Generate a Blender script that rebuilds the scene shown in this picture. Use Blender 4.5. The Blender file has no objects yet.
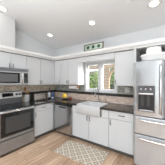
import bpy, bmesh, math, random
from mathutils import Vector, Matrix
random.seed(7)
S = bpy.context.scene
COL = S.collection
PI = math.pi

# ------------------------------------------------------------------ camera
cam_d = bpy.data.cameras.new('camera')
cam = bpy.data.objects.new('camera', cam_d)
COL.objects.link(cam)
F_PX = 119.11
cam_d.sensor_fit = 'HORIZONTAL'; cam_d.sensor_width = 36.0
cam_d.lens = F_PX / 165.0 * 36.0
cam_d.shift_y = (81.307 - 82.5) / 165.0
cam_d.clip_start = 0.05
cam.location = (3.2476, -2.9419, 1.4707)
cam.rotation_euler = (PI/2, 0, 0.61001)
S.camera = cam

# ------------------------------------------------------------------ world, sun, big lights, exposure
w = bpy.data.worlds.new('sky'); S.world = w; w.use_nodes = True
nt = w.node_tree; nt.nodes.clear()
wo = nt.nodes.new('ShaderNodeOutputWorld'); bg = nt.nodes.new('ShaderNodeBackground')
sky = nt.nodes.new('ShaderNodeTexSky'); sky.sky_type = 'NISHITA'; sky.sun_disc = False
sky.sun_elevation = math.radians(35); sky.sun_rotation = math.radians(60)
nt.links.new(sky.outputs[0], bg.inputs[0]); bg.inputs[1].default_value = 0.22
nt.links.new(bg.outputs[0], wo.inputs[0])

sd = bpy.data.lights.new('sun', 'SUN'); sun = bpy.data.objects.new('sun', sd); COL.objects.link(sun)
sd.energy = 3.4; sd.angle = math.radians(1.5); sd.color = (1.0, 0.95, 0.88)
sun.rotation_euler = Vector((0.80, 0.30, 0.34)).to_track_quat('Z', 'Y').to_euler()
sun.location = (8, 5, 6)

def area(name, loc, direction, sx, sy, power, col=(1, 1, 1)):
    d = bpy.data.lights.new(name, 'AREA'); d.shape = 'RECTANGLE'; d.size = sx; d.size_y = sy
    d.energy = power; d.color = col
    o = bpy.data.objects.new(name, d); COL.objects.link(o); o.location = loc
    o.rotation_euler = Vector(direction).to_track_quat('-Z', 'Y').to_euler()
    return o
area('rear_fill_light', (4.65, -5.97, 1.35), (-0.25, 1, 0.0), 1.5, 2.3, 23, (0.95, 0.98, 1.0))  # added rear fill, an unseen source standing in for daylight
area('overhead_fill_light', (2.3, -4.0, 3.22), (0, 0.12, -1), 2.6, 1.5, 42, (0.93, 0.975, 1.0))  # added overhead fill behind the camera, a made-up source
area('ceiling_fill_light', (2.6, -3.3, 2.0), (0, -0.02, 1), 1.6, 1.0, 32, (0.90, 0.965, 1.0))  # made-up uplight that brightens the ceiling
area('kitchen_window_daylight', (1.77, 0.16, 1.6), (0, -1, -0.15), 0.74, 0.62, 4, (0.97, 1.0, 1.0))

S.view_settings.view_transform = 'Standard'; S.view_settings.look = 'None'
S.view_settings.gamma = 1.0; S.view_settings.use_curve_mapping = False
S.view_settings.exposure = 1.25

# ------------------------------------------------------------------ materials
def new_mat(name):
    m = bpy.data.materials.new(name); m.use_nodes = True
    return m, m.node_tree, m.node_tree.nodes['Principled BSDF']
def mat(name, col, rough=0.5, metal=0.0, emit=0.0, ecol=None, noise=0.0, nscale=20.0, spec=None):
    m, t, b = new_mat(name)
    b.inputs['Base Color'].default_value = (*col, 1); b.inputs['Roughness'].default_value = rough
    b.inputs['Metallic'].default_value = metal
    if spec is not None: b.inputs['Specular IOR Level'].default_value = spec
    if emit:
        b.inputs['Emission Color'].default_value = (*(ecol or col), 1); b.inputs['Emission Strength'].default_value = emit
    if noise:
        tc = t.nodes.new('ShaderNodeTexCoord'); n = t.nodes.new('ShaderNodeTexNoise'); n.inputs['Scale'].default_value = nscale
        n.inputs['Detail'].default_value = 4
        r = t.nodes.new('ShaderNodeValToRGB')
        r.color_ramp.elements[0].position = 0.3; r.color_ramp.elements[1].position = 0.7
        r.color_ramp.elements[0].color = (*[max(0, c*(1-noise)) for c in col], 1)
        r.color_ramp.elements[1].color = (*[min(1, c*(1+noise)) for c in col], 1)
        t.links.new(tc.outputs['Object'], n.inputs['Vector']); t.links.new(n.outputs['Fac'], r.inputs[0])
        t.links.new(r.outputs[0], b.inputs['Base Color'])
    return m
def brushed(name, col, rough, axis, metal=0.9):
    m, t, b = new_mat(name)
    b.inputs['Base Color'].default_value = (*col, 1); b.inputs['Metallic'].default_value = metal
    tc = t.nodes.new('ShaderNodeTexCoord'); mp = t.nodes.new('ShaderNodeMapping'); n = t.nodes.new('ShaderNodeTexNoise')
    sc = [260, 260, 260]; sc[axis] = 3.0
    mp.inputs['Scale'].default_value = sc; n.inputs['Scale'].default_value = 1.0; n.inputs['Detail'].default_value = 2
    r = t.nodes.new('ShaderNodeMapRange'); r.inputs['To Min'].default_value = rough*0.92; r.inputs['To Max'].default_value = rough*1.1
    t.links.new(tc.outputs['Object'], mp.inputs[0]); t.links.new(mp.outputs[0], n.inputs['Vector'])
    t.links.new(n.outputs['Fac'], r.inputs['Value']); t.links.new(r.outputs[0], b.inputs['Roughness'])
    return m
def tile_mat(name, c1, c2, c3, mortar, bw, rh, plane, rough=0.2):
    """mosaic of small bricks, each with its own tint; plane 'XZ' (back wall) or 'YZ' (left wall)"""
    m, t, b = new_mat(name)
    tc = t.nodes.new('ShaderNodeTexCoord'); sp = t.nodes.new('ShaderNodeSeparateXYZ'); cb = t.nodes.new('ShaderNodeCombineXYZ')
    t.links.new(tc.outputs['Object'], sp.inputs[0])
    t.links.new(sp.outputs[0 if plane == 'XZ' else 1], cb.inputs[0]); t.links.new(sp.outputs[2], cb.inputs[1])
    br = t.nodes.new('ShaderNodeTexBrick'); br.inputs['Scale'].default_value = 1.0
    br.inputs['Brick Width'].default_value = bw; br.inputs['Row Height'].default_value = rh
    br.inputs['Mortar Size'].default_value = 0.0018; br.inputs['Bias'].default_value = 0.0
    br.inputs['Color1'].default_value = (0, 0, 0, 1); br.inputs['Color2'].default_value = (1, 1, 1, 1)
    br.inputs['Mortar'].default_value = (0.5, 0.5, 0.5, 1)
    t.links.new(cb.outputs[0], br.inputs['Vector'])
    r = t.nodes.new('ShaderNodeValToRGB'); e = r.color_ramp.elements
    e[0].color = (*c1, 1); e[1].color = (*c3, 1); k = e.new(0.5); k.color = (*c2, 1)
    t.links.new(br.outputs['Color'], r.inputs[0])
    mx = t.nodes.new('ShaderNodeMixRGB'); mx.inputs[2].default_value = (*mortar, 1)
    t.links.new(br.outputs['Fac'], mx.inputs[0]); t.links.new(r.outputs[0], mx.inputs[1])
    t.links.new(mx.outputs[0], b.inputs['Base Color'])
    bp = t.nodes.new('ShaderNodeBump'); bp.inputs['Strength'].default_value = 0.3; bp.inputs['Distance'].default_value = 0.002; bp.invert = True
    t.links.new(br.outputs['Fac'], bp.inputs['Height']); t.links.new(bp.outputs[0], b.inputs['Normal'])
    b.inputs['Roughness'].default_value = rough
    return m
def floor_mat():
    m, t, b = new_mat('plank_floor')
    tc = t.nodes.new('ShaderNodeTexCoord'); sp = t.nodes.new('ShaderNodeSeparateXYZ'); cb = t.nodes.new('ShaderNodeCombineXYZ')
    t.links.new(tc.outputs['Object'], sp.inputs[0]); t.links.new(sp.outputs[1], cb.inputs[0]); t.links.new(sp.outputs[0], cb.inputs[1])
    br = t.nodes.new('ShaderNodeTexBrick'); br.inputs['Scale'].default_value = 1.0
    br.inputs['Brick Width'].default_value = 1.25; br.inputs['Row Height'].default_value = 0.165
    br.inputs['Mortar Size'].default_value = 0.0025; br.offset = 0.37
    br.inputs['Color1'].default_value = (0, 0, 0, 1); br.inputs['Color2'].default_value = (1, 1, 1, 1); br.inputs['Mortar'].default_value = (0.5, 0.5, 0.5, 1)
    t.links.new(cb.outputs[0], br.inputs['Vector'])
    mp = t.nodes.new('ShaderNodeMapping'); mp.inputs['Scale'].default_value = (1.1, 13, 1)
    n = t.nodes.new('ShaderNodeTexNoise'); n.inputs['Scale'].default_value = 1.6; n.inputs['Detail'].default_value = 6; n.inputs['Roughness'].default_value = 0.6
    vadd = t.nodes.new('ShaderNodeVectorMath'); vadd.operation = 'ADD'
    off = t.nodes.new('ShaderNodeVectorMath'); off.operation = 'SCALE'; off.inputs['Scale'].default_value = 7.0
    t.links.new(br.outputs['Color'], off.inputs[0])
    t.links.new(cb.outputs[0], mp.inputs[0]); t.links.new(mp.outputs[0], vadd.inputs[0]); t.links.new(off.outputs[0], vadd.inputs[1])
    t.links.new(vadd.outputs[0], n.inputs['Vector'])
    add = t.nodes.new('ShaderNodeMath'); add.operation = 'MULTIPLY_ADD'; add.inputs[1].default_value = 0.38
    sep = t.nodes.new('ShaderNodeSeparateColor'); t.links.new(br.outputs['Color'], sep.inputs[0])
    t.links.new(sep.outputs[0], add.inputs[0]); 
    sc = t.nodes.new('ShaderNodeMath'); sc.operation = 'MULTIPLY_ADD'; sc.inputs[1].default_value = 1.3; sc.inputs[2].default_value = -0.38
    t.links.new(n.outputs['Fac'], sc.inputs[0]); t.links.new(sc.outputs[0], add.inputs[2])
    r = t.nodes.new('ShaderNodeValToRGB'); e = r.color_ramp.elements
    e[0].color = FL[0]; e[1].color = FL[2]; k = e.new(0.5); k.color = FL[1]
    t.links.new(add.outputs[0], r.inputs[0])
    mx = t.nodes.new('ShaderNodeMixRGB'); mx.inputs[2].default_value = (0.10, 0.065, 0.045, 1)
    t.links.new(br.outputs['Fac'], mx.inputs[0]); t.links.new(r.outputs[0], mx.inputs[1])
    t.links.new(mx.outputs[0], b.inputs['Base Color']); b.inputs['Roughness'].default_value = 0.42
    return m
FL = [(0.27, 0.155, 0.09, 1), (0.56, 0.38, 0.26, 1), (0.84, 0.65, 0.49, 1)]
def granite_mat():
    m, t, b = new_mat('dark_granite')
    tc = t.nodes.new('ShaderNodeTexCoord'); v = t.nodes.new('ShaderNodeTexNoise'); v.inputs['Scale'].default_value = 90; v.inputs['Detail'].default_value = 5
    n = t.nodes.new('ShaderNodeTexNoise'); n.inputs['Scale'].default_value = 14; n.inputs['Detail'].default_value = 3
    a = t.nodes.new('ShaderNodeMath'); a.operation = 'MULTIPLY_ADD'; a.inputs[1].default_value = 0.45
    t.links.new(tc.outputs['Object'], v.inputs['Vector']); t.links.new(tc.outputs['Object'], n.inputs['Vector'])
    t.links.new(n.outputs['Fac'], a.inputs[0]); t.links.new(v.outputs['Fac'], a.inputs[2])
    r = t.nodes.new('ShaderNodeValToRGB'); e = r.color_ramp.elements
    e[0].position = 0.55; e[0].color = (0.012, 0.011, 0.010, 1); e[1].position = 0.95; e[1].color = (0.115, 0.105, 0.09, 1)
    k = e.new(0.75); k.color = (0.03, 0.028, 0.025, 1)
    t.links.new(a.outputs[0], r.inputs[0]); t.links.new(r.outputs[0], b.inputs['Base Color'])
    b.inputs['Roughness'].default_value = 0.16
    return m
def rug_mat():
    m, t, b = new_mat('woven_rug')
    tc = t.nodes.new('ShaderNodeTexCoord'); mp = t.nodes.new('ShaderNodeMapping')
    mp.inputs['Rotation'].default_value = (0, 0, PI/4); mp.inputs['Scale'].default_value = (8.5, 8.5, 1)
    t.links.new(tc.outputs['Object'], mp.inputs[0])
    # lattice of pale lines with small diamond centres
    sp = t.nodes.new('ShaderNodeSeparateXYZ'); t.links.new(mp.outputs[0], sp.inputs[0])
    def tri(sock):
        f = t.nodes.new('ShaderNodeMath'); f.operation = 'FRACT'; t.links.new(sock, f.inputs[0])
        s = t.nodes.new('ShaderNodeMath'); s.operation = 'SUBTRACT'; s.inputs[1].default_value = 0.5; t.links.new(f.outputs[0], s.inputs[0])
        a = t.nodes.new('ShaderNodeMath'); a.operation = 'ABSOLUTE'; t.links.new(s.outputs[0], a.inputs[0]); return a.outputs[0]
    mxm = t.nodes.new('ShaderNodeMath'); mxm.operation = 'MAXIMUM'
    t.links.new(tri(sp.outputs[0]), mxm.inputs[0]); t.links.new(tri(sp.outputs[1]), mxm.inputs[1])
    r = t.nodes.new('ShaderNodeValToRGB'); r.color_ramp.interpolation = 'EASE'; e = r.color_ramp.elements
    e[0].position = 0.10; e[0].color = (0.66, 0.59, 0.50, 1); e[1].position = 0.46; e[1].color = (0.70, 0.64, 0.55, 1)
    k = e.new(0.22); k.color = (0.36, 0.29, 0.225, 1); k = e.new(0.34); k.color = (0.42, 0.345, 0.27, 1)
    t.links.new(mxm.outputs[0], r.inputs[0]); 
    n = t.nodes.new('ShaderNodeTexNoise'); n.inputs['Scale'].default_value = 140; t.links.new(tc.outputs['Object'], n.inputs['Vector'])
    bp = t.nodes.new('ShaderNodeBump'); bp.inputs['Strength'].default_value = 0.5; bp.inputs['Distance'].default_value = 0.004
    t.links.new(n.outputs['Fac'], bp.inputs['Height']); t.links.new(bp.outputs[0], b.inputs['Normal'])
    t.links.new(r.outputs[0], b.inputs['Base Color']); b.inputs['Roughness'].default_value = 0.95
    return m
def glass_mat():
    m = bpy.data.materials.new('window_glass'); m.use_nodes = True; t = m.node_tree; t.nodes.clear()
    o = t.nodes.new('ShaderNodeOutputMaterial'); mx = t.nodes.new('ShaderNodeMixShader'); tr = t.nodes.new('ShaderNodeBsdfTransparent')
    g = t.nodes.new('ShaderNodeBsdfGlossy'); g.inputs['Roughness'].default_value = 0.02; mx.inputs[0].default_value = 0.06
    t.links.new(tr.outputs[0], mx.inputs[1]); t.links.new(g.outputs[0], mx.inputs[2]); t.links.new(mx.outputs[0], o.inputs[0])
    return m
def leaf_mat(name, c1, c2):
    m, t, b = new_mat(name)
    oi = t.nodes.new('ShaderNodeTexNoise'); oi.inputs['Scale'].default_value = 6; tc = t.nodes.new('ShaderNodeTexCoord')
    r = t.nodes.new('ShaderNodeValToRGB'); r.color_ramp.elements[0].position = 0.35; r.color_ramp.elements[1].position = 0.65
    r.color_ramp.elements[0].color = (*c1, 1); r.color_ramp.elements[1].color = (*c2, 1)
    t.links.new(tc.outputs['Object'], oi.inputs['Vector']); t.links.new(oi.outputs['Fac'], r.inputs[0]); t.links.new(r.outputs[0], b.inputs['Base Color'])
    b.inputs['Roughness'].default_value = 0.5
    b.inputs['Transmission Weight'].default_value = 0.0
    tl = t.nodes.new('ShaderNodeBsdfTranslucent'); mx = t.nodes.new('ShaderNodeMixShader'); mx.inputs[0].default_value = 0.45
    t.links.new(r.outputs[0], tl.inputs[0]); t.links.new(b.outputs[0], mx.inputs[1]); t.links.new(tl.outputs[0], mx.inputs[2])
    t.links.new(mx.outputs[0], t.nodes['Material Output'].inputs[0])
    return m

M = {}
M['wall'] = mat('wall_paint', (0.74, 0.75, 0.76), 0.7, noise=0.015, nscale=3)
M['ceil'] = mat('ceiling_paint', (0.84, 0.86, 0.88), 0.85, noise=0.02, nscale=120)
M['cab'] = mat('cabinet_paint', (0.62, 0.635, 0.65), 0.38)
M['gap'] = mat('shadow_gap', (0.25, 0.25, 0.25), 0.8)
M['alcove'] = mat('dark_niche_back', (0.15, 0.15, 0.15), 0.8)  # dark grey sheet covering the back of the niche
M['added_door'] = mat('added_dark_door', (0.06, 0.045, 0.035), 0.4, noise=0.2, nscale=12)
M['shade_strip'] = mat('painted_shadow_strip', (0.22, 0.22, 0.22), 0.8)  # shade under the crown ledge, put into a grey colour
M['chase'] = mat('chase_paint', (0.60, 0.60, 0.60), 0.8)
M['casing'] = mat('casing_paint', (0.60, 0.60, 0.605), 0.45)
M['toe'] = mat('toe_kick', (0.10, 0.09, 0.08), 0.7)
M['trim'] = mat('white_trim', (0.80, 0.80, 0.80), 0.45)
M['floor'] = floor_mat()
M['granite'] = granite_mat()
M['steel_v'] = brushed('brushed_steel_vertical', (0.57, 0.59, 0.61), 0.20, 2, 0.72)
M['steel_x'] = brushed('brushed_steel_across', (0.62, 0.665, 0.71), 0.22, 0, 0.65)
M['steel_y'] = brushed('brushed_steel_along', (0.37, 0.395, 0.42), 0.26, 1, 0.8)
M['steel_light'] = brushed('pale_brushed_steel', (0.54, 0.545, 0.55), 0.3, 1, 0.6)
M['panel'] = mat('pale_metal_panel', (0.66, 0.65, 0.63), 0.35, 0.3)
M['toaster'] = brushed('warm_steel', (0.58, 0.53, 0.48), 0.25, 0, 0.6)
M['steel_dw'] = brushed('brushed_steel_dishwasher', (0.50, 0.505, 0.51), 0.16, 2, 0.95)
M['chrome'] = mat('chrome', (0.75, 0.75, 0.76), 0.12, 1.0)
M['faucet'] = mat('brushed_nickel', (0.36, 0.35, 0.34), 0.25, 1.0)
M['nickel'] = mat('dark_nickel', (0.11, 0.105, 0.10), 0.4, 0.7)
M['blackglass'] = mat('black_glass', (0.012, 0.012, 0.013), 0.06)
M['ovenglass'] = mat('oven_glass', (0.05, 0.05, 0.052), 0.08)
M['black'] = mat('black_plastic', (0.02, 0.02, 0.022), 0.35)
M['dkgrey'] = mat('dark_grey_plastic', (0.10, 0.10, 0.105), 0.4)
M['ceramic'] = mat('white_ceramic', (0.56, 0.565, 0.57), 0.15)
M['glass'] = glass_mat()
M['tile_left'] = tile_mat('tan_mosaic', (0.42, 0.33, 0.24), (0.70, 0.60, 0.48), (0.85, 0.78, 0.68), (0.66, 0.60, 0.52), 0.062, 0.020, 'YZ')
M['tile_top'] = tile_mat('grey_green_mosaic', (0.24, 0.26, 0.23), (0.36, 0.38, 0.345), (0.46, 0.475, 0.43), (0.42, 0.42, 0.38), 0.062, 0.020, 'XZ')
M['tile_low'] = tile_mat('rose_beige_mosaic', (0.54, 0.40, 0.33), (0.66, 0.52, 0.44), (0.78, 0.66, 0.58), (0.64, 0.53, 0.46), 0.075, 0.025, 'XZ')
M['rug'] = rug_mat()
M['wood'] = mat('utensil_wood', (0.33, 0.16, 0.06), 0.5, noise=0.25, nscale=30)
M['oak'] = mat('pale_wood', (0.50, 0.25, 0.12), 0.5, noise=0.2, nscale=20)
M['navy'] = mat('navy_paper', (0.012, 0.03, 0.085), 0.4)
M['label'] = mat('pale_label', (0.55, 0.56, 0.60), 0.5)
M['banana'] = mat('banana_skin', (0.82, 0.55, 0.035), 0.5, noise=0.12, nscale=25)
M['stalk'] = mat('banana_stalk', (0.20, 0.20, 0.04), 0.7)
M['apple'] = mat('apple_skin', (0.42, 0.06, 0.04), 0.3, noise=0.3, nscale=12)
M['paper'] = mat('kitchen_paper', (0.90, 0.90, 0.90), 0.9)
M['lamp'] = mat('lamp_lens', (1, 1, 1), 0.5, emit=2.2, ecol=(1.0, 0.95, 0.88))
M['lamp_trim'] = mat('lamp_trim', (0.80, 0.80, 0.79), 0.4)
M['lamp_baffle'] = mat('lamp_baffle', (0.78, 0.66, 0.54), 0.5)
M['frame_w'] = mat('brown_frame', (0.11, 0.08, 0.055), 0.5, noise=0.2, nscale=30)
M['sign'] = mat('sage_panel', (0.40, 0.48, 0.40), 0.6, noise=0.12, nscale=18)
M['rosette'] = mat('dark_green_print', (0.02, 0.07, 0.045), 0.6, noise=0.4, nscale=60)
M['plastic_w'] = mat('white_plastic', (0.80, 0.80, 0.79), 0.35)
M['fabric_w'] = mat('white_cloth', (0.85, 0.85, 0.84), 0.95, noise=0.06, nscale=25)
M['led'] = mat('clock_display', (0.01, 0.02, 0.02), 0.1)
M['ledtext'] = mat('display_digits', (0.35, 0.6, 0.6), 0.3, emit=0.4)
M['siding'] = mat('tan_siding', (0.50, 0.34, 0.21), 0.7, noise=0.12, nscale=10)
M['siding_gap'] = mat('siding_dark_brown', (0.26, 0.16, 0.10), 0.8)  # darker brown of the post between the slats
M['grass'] = mat('lawn_grass', (0.10, 0.16, 0.05), 0.9, noise=0.3, nscale=8)
M['leaf_a'] = leaf_mat('light_leaves', (0.09, 0.17, 0.03), (0.66, 0.80, 0.28))
M['leaf_b'] = leaf_mat('dark_leaves', (0.05, 0.10, 0.03), (0.20, 0.29, 0.10))
M['bark'] = mat('bark', (0.13, 0.10, 0.075), 0.9, noise=0.3, nscale=20)
M['screen'] = mat('door_mesh', (0.12, 0.12, 0.125), 0.3)
M['grille'] = mat('oven_interior', (0.055, 0.055, 0.056), 0.4)

# ------------------------------------------------------------------ helpers
def BM(): return bmesh.new()
def abox(bm, x0, x1, y0, y1, z0, z1, bev=0.0, seg=2):
    t = bmesh.new(); bmesh.ops.create_cube(t, size=1.0)
    for v in t.verts: v.co = Vector(((x0+x1)/2 + v.co.x*(x1-x0), (y0+y1)/2 + v.co.y*(y1-y0), (z0+z1)/2 + v.co.z*(z1-z0)))
    if bev: bmesh.ops.bevel(t, geom=t.edges[:], offset=bev, segments=seg, profile=0.5, affect='EDGES')
    join(bm, t); return bm
def join(bm, t, mtx=None):
    if mtx is not None: bmesh.ops.transform(t, matrix=mtx, verts=t.verts)
    me = bpy.data.meshes.new('tmp'); t.to_mesh(me); t.free(); bm.from_mesh(me); bpy.data.meshes.remove(me)
def acyl(bm, c, r, h, axis='Z', seg=24, r2=None, bev=0.0):
    """cylinder from c along axis for length h"""
    t = bmesh.new(); bmesh.ops.create_cone(t, cap_ends=True, segments=seg, radius1=r, radius2=r if r2 is None else r2, depth=h)
    if bev:
        es = [e for e in t.edges if len(e.link_faces) == 2 and any(len(f.verts) > 4 for f in e.link_faces)]
        bmesh.ops.bevel(t, geom=es, offset=bev, segments=2, profile=0.5, affect='EDGES')
    R = {'Z': Matrix.Identity(4), 'X': Matrix.Rotation(PI/2, 4, 'Y'), 'Y': Matrix.Rotation(-PI/2, 4, 'X')}[axis]
    join(bm, t, Matrix.Translation(c) @ R @ Matrix.Translation((0, 0, h/2))); return bm
def lathe(bm, prof, c=(0, 0, 0), seg=28):
    rings = []
    for r, z in prof:
        rings.append([bm.verts.new((c[0]+r*math.cos(2*PI*i/seg), c[1]+r*math.sin(2*PI*i/seg), c[2]+z)) for i in range(seg)] if r > 1e-5
                     else [bm.verts.new((c[0], c[1], c[2]+z))])
    for a, b in zip(rings, rings[1:]):
        for i in range(seg):
            j = (i+1) % seg
            if len(a) == 1 and len(b) == 1: continue
            if len(a) == 1: bm.faces.new((a[0], b[j], b[i]))
            elif len(b) == 1: bm.faces.new((a[i], a[j], b[0]))
            else: bm.faces.new((a[i], a[j], b[j], b[i]))
    return bm
def tube(bm, pts, r, seg=10, rs=None):
    pts = [Vector(p) for p in pts]; rings = []
    for i, p in enumerate(pts):
        d = (pts[min(i+1, len(pts)-1)] - pts[max(i-1, 0)]).normalized()
        u = d.cross(Vector((0.13, 0.31, 0.94)) if abs(d.z) < 0.9 else Vector((1, 0.2, 0))).normalized(); v = d.cross(u)
        rr = rs[i] if rs else r
        rings.append([bm.verts.new(p + u*rr*math.cos(2*PI*k/seg) + v*rr*math.sin(2*PI*k/seg)) for k in range(seg)])
    for a, b in zip(rings, rings[1:]):
        for k in range(seg): bm.faces.new((a[k], a[(k+1) % seg], b[(k+1) % seg], b[k]))
    bm.faces.new(rings[0][::-1]); bm.faces.new(rings[-1]); return bm
def prism(bm, prof, axis, a0, a1):
    """extrude a 2D outline: axis 'Y' prof=(x,z); axis 'X' prof=(y,z); axis 'Z' prof=(x,y)"""
    def P(p, a): return {'Y': (p[0], a, p[1]), 'X': (a, p[0], p[1]), 'Z': (p[0], p[1], a)}[axis]
    A = [bm.verts.new(P(p, a0)) for p in prof]; B = [bm.verts.new(P(p, a1)) for p in prof]
    n = len(prof)
    for i in range(n): bm.faces.new((A[i], A[(i+1) % n], B[(i+1) % n], B[i]))
    bm.faces.new(A[::-1]); bm.faces.new(B); return bm
def obj(name, bm, m, parent=None, smooth=False, bevel=0.0):
    bmesh.ops.recalc_face_normals(bm, faces=bm.faces)
    me = bpy.data.meshes.new(name); bm.to_mesh(me); bm.free()
    for mm in (m if isinstance(m, (list, tuple)) else [m]): me.materials.append(mm)
    if smooth:
        for p in me.polygons: p.use_smooth = True
    o = bpy.data.objects.new(name, me); COL.objects.link(o)
    if parent: o.parent = parent
    if bevel:
        md = o.modifiers.new('bevel', 'BEVEL'); md.width = bevel; md.segments = 2; md.limit_method = 'ANGLE'
    return o
def thing(name, label, cat, loc=(0, 0, 0), rotz=0, group=None):
    o = bpy.data.objects.new(name, None); COL.objects.link(o); o.location = loc; o.rotation_euler = (0, 0, rotz)
    o.empty_display_size = 0.1
    o['label'] = label; o['category'] = cat
    if group: o['group'] = group
    return o
def tag(o, label, cat, group=None):
    o['label'] = label; o['category'] = cat
    if group: o['group'] = group
    return o
def struct(o, label=None, cat=None):
    o['kind'] = 'structure'
    if label: o['label'] = label
    if cat: o['category'] = cat
    return o

# ------------------------------------------------------------------ room shell
RX, RY = 5.6, -6.0         # right wall, rear wall
BZ, SL = 2.61, 0.18        # height at the back wall, ceiling slope
def cz(y): return BZ - SL*y if y > -4 else BZ + SL*4 + SL*(y+4)
bm = BM(); abox(bm, -0.1, RX+0.1, RY-0.1, 0.12, -0.1, 0); struct(obj('floor', bm, M['floor']), 'light tan wood plank floor', 'floor')
bm = BM()
prof = [(0.12, cz(0)-0.0216), (-4.0, cz(-4)), (RY-0.1, cz(RY)-0.018), (RY-0.1, cz(RY)+0.1), (-4.0, cz(-4)+0.12), (0.12, cz(0)+0.1)]
prism(bm, prof, 'X', -0.12, RX+0.12)
struct(obj('ceiling', bm, M['ceil']), 'pale sloped ceiling with recessed lights', 'ceiling')
bm = BM(); prism(bm, [(0.0, 0), (0.0, cz(0)), (-4, cz(-4)), (RY, cz(RY)), (RY, 0)], 'X', -0.1, 0.0)
struct(obj('wall_left', bm, M['wall']), 'white wall behind the range', 'wall')
bm = BM()
prism(bm, [(0.0, 0), (0.0, cz(0)), (-4, cz(-4)), (RY, cz(RY)), (RY, 0)], 'X', RX, RX+0.1)
struct(obj('wall_right', bm, M['wall']), 'white wall beyond the refrigerator', 'wall')
bm = BM()
holes = [(3.85, 5.45)]; zt = 2.55  # opening made up for the rear fill light
for a, b in ((-0.1, 3.85), (5.45, RX+0.1)): abox(bm, a, b, RY-0.1, RY, 0, cz(RY))
for a, b in holes: abox(bm, a, b, RY-0.1, RY, zt, cz(RY))
struct(obj('wall_rear', bm, M['wall']), 'white wall behind the viewer with an opening added for fill light', 'wall')
# back wall with the kitchen window opening
WX0, WX1, WZ0, WZ1 = 1.335, 2.205, 1.21, 1.955
bm = BM()
abox(bm, -0.1, WX0, 0, 0.12, 0, BZ); abox(bm, WX1, RX+0.1, 0, 0.12, 0, BZ)
abox(bm, WX0, WX1, 0, 0.12, 0, WZ0); abox(bm, WX0, WX1, 0, 0.12, WZ1, BZ)
struct(obj('wall_back', bm, M['wall']), 'white wall behind the sink with a window', 'wall')

for k, (a, b) in enumerate(holes):
    bm = BM(); abox(bm, a, a+0.06, RY-0.08, RY-0.03, 0, zt); abox(bm, b-0.06, b, RY-0.08, RY-0.03, 0, zt)
    abox(bm, a+0.06, b-0.06, RY-0.08, RY-0.03, zt-0.06, zt); abox(bm, a+0.06, b-0.06, RY-0.08, RY-0.03, 0, 0.08)
    abox(bm, (a+b)/2-0.03, (a+b)/2+0.03, RY-0.08, RY-0.03, 0.08, zt-0.06)
    struct(obj('door_%d' % (k+1), bm, M['trim']), 'made-up white framed glass patio door, added for fill light behind the viewer', 'door')  # invented frame around the added rear fill
bm = BM()
for a in ((0.95, 3.65, -4.80, -4.76), (0.95, 3.65, -3.24, -3.20), (0.95, 0.99, -4.76, -3.24), (3.61, 3.65, -4.76, -3.24)): abox(bm, a[0], a[1], a[2], a[3], 3.16, 3.4)
struct(obj('added_skylight', bm, M['trim']), 'made-up white framed skylight, added for fill light behind the viewer', 'skylight')  # invented frame around the added overhead fill
# window: casing, stool, two sashes with panes
bm = BM(); abox(bm, 0.62, 1.5, RY+0.0005, RY+0.04, 0, 2.1); dd = obj('door_2', bm, M['added_door']); struct(dd, 'made-up dark brown door behind the viewer, added for reflections', 'door')  # made-up door, put in for a dark streak in the refrigerator steel
bm = BM(); acyl(bm, (1.43, RY+0.0405, 1.0), 0.03, 0.05, 'Y', 16); obj('door_handle', bm, M['chrome'], dd)
win = bpy.data.objects.new('window_1', None); COL.objects.link(win); struct(win, 'white framed double window above the sink', 'window'); win.location = ((WX0+WX1)/2, 0, WZ0)
win_loc = Vector(win.location)
def wp(name, bm, m, parent=win, **k):
    bmesh.ops.transform(bm, matrix=Matrix.Translation(-win_loc), verts=bm.verts)
    return obj(name, bm, m, parent, **k)
bm = BM()
cw = 0.06
abox(bm, WX0-cw, WX0+0.012, -0.018, 0, 1.163, 2.0, 0.003); abox(bm, WX1-0.012, WX1+cw-0.01, -0.018, 0, 1.163, 2.0, 0.003)
abox(bm, WX0+0.012, WX1-0.012, -0.018, 0, WZ1-0.01, 2.0, 0.003); abox(bm, WX0+0.012, WX1-0.012, -0.018, 0, 1.163, WZ0+0.01, 0.003)
wp('window_casing', bm, M['casing'])
bm = BM(); abox(bm, 1.735, 1.81, -0.012, 0.09, WZ0+0.001, WZ1-0.001, 0.003); wp('mullion', bm, M['casing'])
for a, b in ((WX0+0.001, 1.734), (1.811, WX1-0.001)):
    bm = BM(); st = 0.036
    z0, z1 = WZ0+0.001, WZ1-0.001
    abox(bm, a, a+st, 0.03, 0.08, z0, z1, 0.003); abox(bm, b-st, b, 0.03, 0.08, z0, z1, 0.003)
    abox(bm, a+st, b-st, 0.03, 0.08, z0, z0+0.05, 0.003); abox(bm, a+st, b-st, 0.03, 0.08, z1-0.03, z1, 0.003)
    f = wp('window_sash', bm, M['casing'])
    bm = BM(); abox(bm, a+st-0.005, b-st+0.005, 0.052, 0.056, z0+0.045, z1-0.025); wp('window_pane', bm, M['glass'], f)

# ledges over the wall cabinets (crown), chase at the left
def crown(w, z0, z1):   # outline (distance from wall, z)
    return [(0, z0), (w-0.035, z0), (w-0.03, z0+0.02), (w-0.008, z0+0.05), (w, z0+0.055), (w, z1), (0, z1)]
LZ0, LZ1, LW = 2.132, 2.238, 0.40
bm = BM(); prism(bm, crown(LW, LZ0, LZ1), 'Y', -3.4, -LW)
struct(obj('trim_1', bm, M['trim']), 'white crown ledge above the left wall cabinets', 'trim')
bm = BM(); prism(bm, [(-a, b) for a, b in crown(LW, LZ0, LZ1)], 'X', 0.0, RX)
struct(obj('trim_2', bm, M['trim']), 'white crown ledge running above the sink wall', 'trim')
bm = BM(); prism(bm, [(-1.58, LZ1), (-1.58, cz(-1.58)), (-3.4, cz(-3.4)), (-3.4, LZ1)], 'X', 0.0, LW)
struct(obj('wall_left_chase', bm, M['chase']), 'white boxed chase rising from the ledge to the ceiling', 'wall')

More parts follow.
